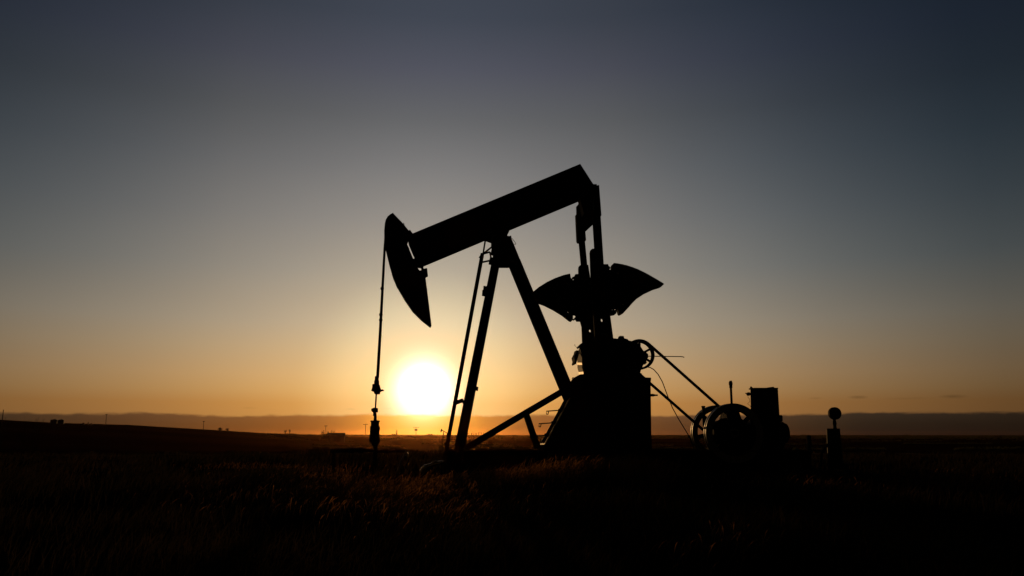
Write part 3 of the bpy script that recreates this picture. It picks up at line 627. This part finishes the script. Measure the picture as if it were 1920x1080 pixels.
# storage tanks on the rise
for px, wpx, yt, lab in ((98.5, 11.5, 787.2, 'left one of two squat storage tanks on the far rise'), (111.5, 11.0, 787.6, 'right one of two squat storage tanks on the far rise')):
    d = 520; x, y, z = at_far(px, d); r = wpx/2*d/FPX; h = max(top_z(yt, px, d)-z, 2.2)
    t_ = thing('storage_tank', lab, 'tank', (x, y, z), 0, 'storage tanks on the rise')
    q = MB(); q.lathe([(r, -1), (r, h*.96), (r*1.02, h*.96), (r*1.02, h)], (0, 0, 0), 'z', 32); q.build('shell', TANKM, t_, smooth=True)
    q = MB(); q.lathe([(r*1.02, 0), (r*.2, .35), (0.05, .36)], (0, 0, h), 'z', 32); q.lathe([(.25, 0), (.25, .5)], (r*.3, 0, h+.2), 'z', 10); q.build('roof', TANKM, t_)
    q = MB(); q.bar((-.3, -r-.1, 0), (-.3, -r-.1, h), .06, .06); q.bar((.3, -r-.1, 0), (.3, -r-.1, h), .06, .06); q.build('ladder', TANKM, t_)
# small separators beside the tanks
for px, wd, yt, lab in ((154.5, 4, 793.0, 'tiny low separator vessel right of the storage tanks'), (163.5, 2, 791.6, 'slim upright vessel, leftmost of the pair by the separator'), (169.5, 2, 793.2, 'slim upright vessel, rightmost of the pair by the separator')):
    d = 520; x, y, z = at_far(px, d); r = wd/2*d/FPX; h = max(top_z(yt, px, d)-z, 1.3)
    q = MB(); q.lathe([(r, -.6), (r, h*.8), (r*.7, h*.93), (.05, h)], (0, 0, 0), 'z', 14); o = q.build('separator_vessel', TANKM, smooth=True); o.location = (x, y, z); tag(o, lab, 'vessel', 'vessels beside the storage tanks')
# distant pumpjack beneath the sun
d = 330; x, y, z = at_far(836, d); k = d/FPX
fj = thing('pumpjack', 'tiny far off pumpjack silhouetted on the horizon beside the ladder', 'pumpjack', (x, y, z), 0, 'oil well pumpjacks')
def F(px, py): return ((px-836)*k, top_z(py, px, d)-z)
q = MB(); q.prism([F(*p) for p in ((827.3, 805), (828.2, 803.4), (829, 804.5), (829, 807.5), (827.2, 810.8), (826.1, 810.5), (826.3, 807))], -.2, .2); q.build('horse_head', STEEL, fj)
q = MB(); a, c = F(828.3, 806.2), F(838.5, 812.3); q.ibar((a[0], 0, a[1]), (c[0], 0, c[1]), .28, .3, .05); q.build('walking_beam', STEEL, fj)
a = F(831.5, 809); b_ = [F(828.7, 822), F(834, 822)]
for bb in b_:
    for s in (-.8, .8): q = MB(); q.bar((a[0], s*.2, a[1]), (bb[0], s, 0), .16, .16); q.build('leg', STEEL, fj)
q = MB(); a = F(838, 812); q.bar((a[0], .5, a[1]), (a[0]-.1, .5, 1.8), .16, .16); q.build('pitman_arm', STEEL, fj); q = MB(); q.bar((a[0], -.5, a[1]), (a[0]-.1, -.5, 1.8), .16, .16); q.build('pitman_arm', STEEL, fj)
q = MB(); q.prism([(a[0]-.8, .2), (a[0]+.9, .2), (a[0]+.7, 2.1), (a[0]-.5, 2.1)], -.45, .45); q.build('gear_box', CAST, fj)
q = MB(); q.prism([(a[0]-1.3, 1.0), (a[0]-.7, .5), (a[0]-.2, 1.7), (a[0]-.6, 2.4)], .55, .75); q.build('counterweight', CAST, fj)
q = MB(); q.box((.3, 0, .1), (6.5, 1.6, .25)); q.build('skid', STEEL, fj)
# low barn with brush
d = 430; x, y, z = at_far(631, d); k = d/FPX
bn = thing('barn', 'long low barn with shallow roof in the brush on the far left field', 'barn', (x, y, z), R(8))
hh_ = max(top_z(811.5, 631, d)-z, 2.6)
q = MB(); q.box((0, 0, hh_*.35-.3), (8.5, 5, hh_*.7+.6)); q.build('wall', TANKM, bn)
q = MB(); q.v = [(-4.6, -2.8, hh_*.68), (4.6, -2.8, hh_*.68), (4.6, 2.8, hh_*.68), (-4.6, 2.8, hh_*.68), (-4.6, 0, hh_), (4.6, 0, hh_)]; q.f = [(0, 1, 5, 4), (2, 3, 4, 5), (0, 4, 3), (1, 2, 5), (0, 3, 2, 1)]; q.build('roof', TANKM, bn)
q = MB(); q.box((1.2, -2.55, hh_*.3), (2.2, .08, hh_*.55)); q.build('door', WOOD, bn)

def tree(px, ytop, d, wpx, label, bare=False, group=None):
    x, y, z = at_far(px, d); h = max(top_z(ytop, px, d)-z, 1.5); wd = wpx*d/FPX/2
    t_ = thing('tree', label, 'tree', (x, y, z), random.uniform(0, 6), group)
    q = MB(); tp = (random.uniform(-.05, .05)*h, 0, h*.8); q.tube([(0, 0, -.5), (tp[0]*.4, 0, h*.4), tp], [h*.035+.05, h*.025+.04, .03], 6); 
    for i in range(7):
        t0 = random.uniform(.25, .75); a_ = random.uniform(0, 6.28); L_ = wd*random.uniform(.5, .95)
        q.tube([(tp[0]*t0, 0, h*t0), (L_*.6*math.cos(a_), L_*.6*math.sin(a_), h*(t0+.1)), (L_*math.cos(a_), L_*math.sin(a_), h*min(1, t0+.25))], [.09, .06, .03], 5)
    q.build('trunk', BARK, t_)
    q = MB(); nl = 260 if not bare else 120
    lobes = [(random.uniform(-.55, .55)*wd, random.uniform(-.5, .5)*wd, h*random.uniform(.42, .86), random.uniform(.25, .5)) for _ in range(7)]
    for i in range(nl):
        lx, ly, lz, lr = random.choice(lobes); v_ = Vector((random.gauss(0, 1), random.gauss(0, 1), random.gauss(0, 1))).normalized()*random.random()**.5
        c = Vector((lx+v_.x*wd*lr, ly+v_.y*wd*lr, min(h, lz+v_.z*h*lr*.45))); sz = random.uniform(.12, .3)*(wd*.3+.2)
        a_ = Vector((random.gauss(0, 1), random.gauss(0, 1), random.gauss(0, 1))).normalized(); b2 = a_.orthogonal().normalized()
        q.add([c+a_*sz, c-a_*sz*.5+b2*sz, c-a_*sz*.5-b2*sz], [(0, 1, 2)])
    q.build('crown', LEAF, t_)
for i, (px, yt, wp) in enumerate(((877.5, 806.5, 5), (884.5, 807.2, 4.5), (888.5, 808, 4), (892.5, 807.6, 5), (897.5, 808, 4.5), (902.5, 808.2, 4.5), (907, 808.8, 4), (912.5, 808.2, 4.5))):
    tree(px, yt, 800, wp, 'small ragged tree in the windbreak on the horizon right of the leg', True, 'windbreak trees on the horizon')
tree(743.5, 804.8, 500, 5, 'thin bare tree on the horizon between the wellhead and the transformer pole', True)
for px, yt, wp, lab in ((604, 806, 13, 'leftmost bushy tree beside the low barn'), (616, 808, 9, 'middle bushy tree beside the low barn'), (624, 805.5, 12, 'taller bushy tree just behind the low barn')):
    tree(px, yt, 445, wp, lab, False, 'trees round the barn')
for px, yt, wp, lab in ((968, 819, 11, 'dark bush in the field behind the brace'), (941, 815, 6, 'smaller dark bush left of the brace strut'), (412, 801.5, 12, 'low bush cresting the slope right of the small pole'), (425, 803, 9, 'rounder low bush beside its twin on the slope'), (535, 805.5, 7, 'low scrubby bush on the skyline left of the barn'), (543, 805, 6, 'taller scrubby bush on the skyline left of the barn')):
    tree(px, yt, 520 if px > 900 else 600, wp, lab)

# ragged brush all along the skyline: nobody could count it
q = MB()
for i in range(9000):
    px = random.uniform(-60, 1980); d = random.uniform(900, 2600); x, y, z = at_far(px, d)
    cl = .5+.5*math.sin(px*.05+2)*math.sin(px*.017+1)*math.sin(px*.13)
    h = random.uniform(.5, 1.6)*(.5+1.9*cl*cl)*d/1400*(1.0 if px > 600 else .8); wd = random.uniform(.8, 3.2)*d/1400
    q.add([(x-wd, y, z-.3), (x+wd, y+random.uniform(-1, 1), z-.3), (x+random.uniform(-.8, .8)*wd, y, z+h), (x+random.uniform(-1, 0)*wd, y, z+h*.7)], [(0, 1, 2), (0, 2, 3)])
for k_ in range(3):          # hedge lines across the middle fields
    for i in range(1500):
        px = random.uniform(500, 1980); d = (300, 430, 640)[k_]*(1+.12*math.sin(px*.003+k_))+random.uniform(-4, 4); x, y, z = at_far(px, d)
        if math.sin(px*.021+k_*2) < -.2: continue
        h = random.uniform(.3, 1.1); wd = random.uniform(.4, 1.6)
        q.add([(x-wd, y, z-.2), (x+wd, y, z-.2), (x+random.uniform(-.8, .8)*wd, y, z+h)], [(0, 1, 2)])
tag(q.build('brush', LEAF), 'ragged low brush running along the far field edges and horizon', 'brush', kind='stuff')

# tall dry weeds on the left skyline
for i, (px, yt, lean, lab) in enumerate(((4, 781, .1, 'dry weed stalk at the far left skyline edge'), (48, 781.5, -.15, 'dry weed stalk leaning left, first of the left skyline clump'), (58, 781, .5, 'tallest dry weed clump leaning right on the left skyline'), (68, 784, .4, 'short dry weed clump nearest the tanks'))):
    d = 90; x, y, z = at_far(px, d); q = MB(); zt = top_z(yt, px, d)-z
    for j in range(9):
        l2 = lean+random.uniform(-.25, .25); hz_ = zt*random.uniform(.75, 1); x0 = random.uniform(-.25, .25)
        q.tube([(x0, random.uniform(-.2, .2), -.1), (x0+l2*hz_*.1, 0, hz_*.6), (x0+l2*hz_*.25, 0, hz_)], [.012, .01, .006], 4)
    o = q.build('weed_clump', LEAF); o.location = (x, y, z); tag(o, lab, 'weed', 'dry weeds on the left skyline')

# ------------------------------------------------------------------ grass
GR = mat('dry_grass', (.032, .020, .008), .9, 0, .5, .5, 0, (.010, .008, .004), .25)
GR.node_tree.nodes['Principled BSDF'].inputs['Specular IOR Level'].default_value = 0
NB = 105000
u = RNG.random(NB); yy = 3.2*(46/3.2)**(u**.85); xx = (RNG.random(NB)*2-1)*(yy*.70+.8)
pat = np.sin(xx*1.1+.5)*np.sin(yy*.9+1)+np.sin(xx*.37-2)*np.cos(yy*.45)+.6*np.sin(xx*2.7+yy*1.3)
keep = (RNG.random(NB) < .45+.3*pat); xx = xx[keep]; yy = yy[keep]; pat = pat[keep]; n = len(xx)
# keep the pad under the machine open
lx = xx*UX.x+(yy-PC.y)*UX.y; ly = xx*UY.x+(yy-PC.y)*UY.y
onpad = (ly > -2.6) & (ly < 1.4) & (lx > U(640, 870)[0]) & (lx < U(1520, 870)[0]) & (RNG.random(n) < .93)
xx, yy, pat = xx[~onpad], yy[~onpad], pat[~onpad]; n = len(xx)
zz = gz(xx, yy)-.02
tall = np.exp(-((xx-1.4)/2.2)**2-((yy-13.4)/1.6)**2)*.22
hh2 = (.09+.13*RNG.random(n)+.05*np.clip(pat, 0, 2)+tall*RNG.random(n))*np.clip(.55+yy/16, .6, 1.25)
ang = RNG.random(n)*math.pi; wd = (.003+.004*RNG.random(n))*np.clip(yy/7, .9, 4)
lean = np.stack([.30+.30*RNG.standard_normal(n), .25*RNG.standard_normal(n)], 1)*hh2[:, None]
dxw = np.cos(ang)*wd; dyw = np.sin(ang)*wd
P = np.zeros((n, 5, 3))
P[:, 0] = np.stack([xx-dxw, yy-dyw, zz], 1); P[:, 1] = np.stack([xx+dxw, yy+dyw, zz], 1)
mx_ = xx+lean[:, 0]*.35; my_ = yy+lean[:, 1]*.35; mz_ = zz+hh2*.6
P[:, 2] = np.stack([mx_+dxw*.7, my_+dyw*.7, mz_], 1); P[:, 3] = np.stack([mx_-dxw*.7, my_-dyw*.7, mz_], 1)
P[:, 4] = np.stack([xx+lean[:, 0], yy+lean[:, 1], zz+hh2], 1)
me = bpy.data.meshes.new('grass'); me.vertices.add(n*5); me.vertices.foreach_set('co', P.ravel())
b0 = (np.arange(n)*5)[:, None]
loops = np.concatenate([b0+np.array([0, 1, 2, 3]), b0+np.array([3, 2, 4])], 1).ravel()
me.loops.add(len(loops)); me.loops.foreach_set('vertex_index', loops.astype(np.int32))
me.polygons.add(n*2); ls = np.concatenate([(np.arange(n)*7)[:, None], (np.arange(n)*7+4)[:, None]], 1).ravel()
me.polygons.foreach_set('loop_start', ls.astype(np.int32))
me.update(calc_edges=True); me.validate(); me.materials.append(GR)
o = bpy.data.objects.new('grass', me); C.objects.link(o); tag(o, 'dry windblown grass covering the dark foreground', 'grass', kind='stuff')

# taller seed grass in loose drifts, the backlit glow put into a brighter colour
TG = mat('lit_seed_grass', (.145, .064, .018), .9, 0, .4, 2.5, 0, (.05, .024, .009), .6, 0)
q = MB()
drifts = [(1040, 915, 60, 9, 700, .34), (1110, 908, 50, 7, 1100, .40), (1170, 911, 45, 7, 1000, .40), (1225, 922, 30, 7, 350, .3), (985, 912, 70, 9, 800, .24), (905, 918, 60, 10, 700, .2), (820, 925, 70, 12, 900, .2), (760, 932, 80, 12, 900, .22), (690, 925, 70, 12, 700, .2),
          (610, 915, 60, 12, 500, .22), (560, 935, 60, 14, 220, .2), (640, 960, 90, 18, 260, .2), (860, 960, 120, 20, 500, .2), (480, 880, 90, 4, 260, .16), (600, 884, 60, 4, 300, .16), (1500, 925, 120, 8, 260, .22), (1720, 915, 50, 6, 260, .26), (1830, 925, 70, 6, 420, .26), (1345, 1040, 70, 18, 130, .2), (420, 930, 80, 20, 220, .2), (930, 1000, 150, 20, 160, .18)]
for cx_, cy_, sx_, sy_, cnt, hm in drifts:
    cnt = int(cnt*1.5)
    for i in range(cnt):
        px = random.gauss(cx_, sx_*.8); py = random.gauss(cy_, sy_*.75)
        if py < 872: continue
        d = ray(px, py); t_ = -CZ/d.z; x, y = d.x*t_, d.y*t_
        lxx = x*UX.x+(y-PC.y)*UX.y; lyy = x*UY.x+(y-PC.y)*UY.y
        if -1.1 < lyy < 1.2 and U(780, 870)[0] < lxx < U(1510, 870)[0]: continue
        z = gh(x, y); h = hm*random.triangular(.3, 1.15, .55); ln = random.gauss(.42, .34); l2 = random.gauss(0, .3); w0 = random.uniform(.0016, .0036); b_ = .12*h
        ca, sa = math.cos(i), math.sin(i)
        p0 = (x, y, z-.02); p1 = (x+h*ln*.3, y+h*l2*.4, z+h*.6); p2 = (x+h*ln*.75, y+h*l2*.8, z+h*.9); p3 = (x+h*ln*1.1, y+h*l2, z+h)
        o1 = (w0*ca, w0*sa); o2 = (w0*2.2*ca, w0*2.2*sa) if i % 3 else (w0*.7*ca, w0*.7*sa)
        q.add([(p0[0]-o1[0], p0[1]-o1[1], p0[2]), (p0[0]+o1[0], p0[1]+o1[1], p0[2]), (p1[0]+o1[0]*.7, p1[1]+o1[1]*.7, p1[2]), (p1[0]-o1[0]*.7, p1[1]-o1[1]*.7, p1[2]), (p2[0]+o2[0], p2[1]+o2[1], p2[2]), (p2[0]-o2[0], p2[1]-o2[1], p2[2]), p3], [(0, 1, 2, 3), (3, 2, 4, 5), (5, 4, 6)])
tag(q.build('lit_seed_grass', TG), 'taller seeding grass in drifts coloured bright as if backlit before the pumping unit', 'grass', kind='stuff')

# ------------------------------------------------------------------ haze
q = MB(); q.box((0, 0, 3.5), (11000, 11000, 25)); HZ = bpy.data.materials.new('evening_haze'); HZ.use_nodes = True; t = HZ.node_tree
t.nodes.clear(); ho = t.nodes.new('ShaderNodeOutputMaterial'); hv = t.nodes.new('ShaderNodeVolumePrincipled')
hv.inputs['Color'].default_value = (.95, .40, .11, 1); hv.inputs['Density'].default_value = .000008; hv.inputs['Anisotropy'].default_value = .92
t.links.new(hv.outputs[0], ho.inputs['Volume'])
o = q.build('haze', HZ); tag(o, 'thin warm evening haze over the distant fields', 'haze', kind='stuff')
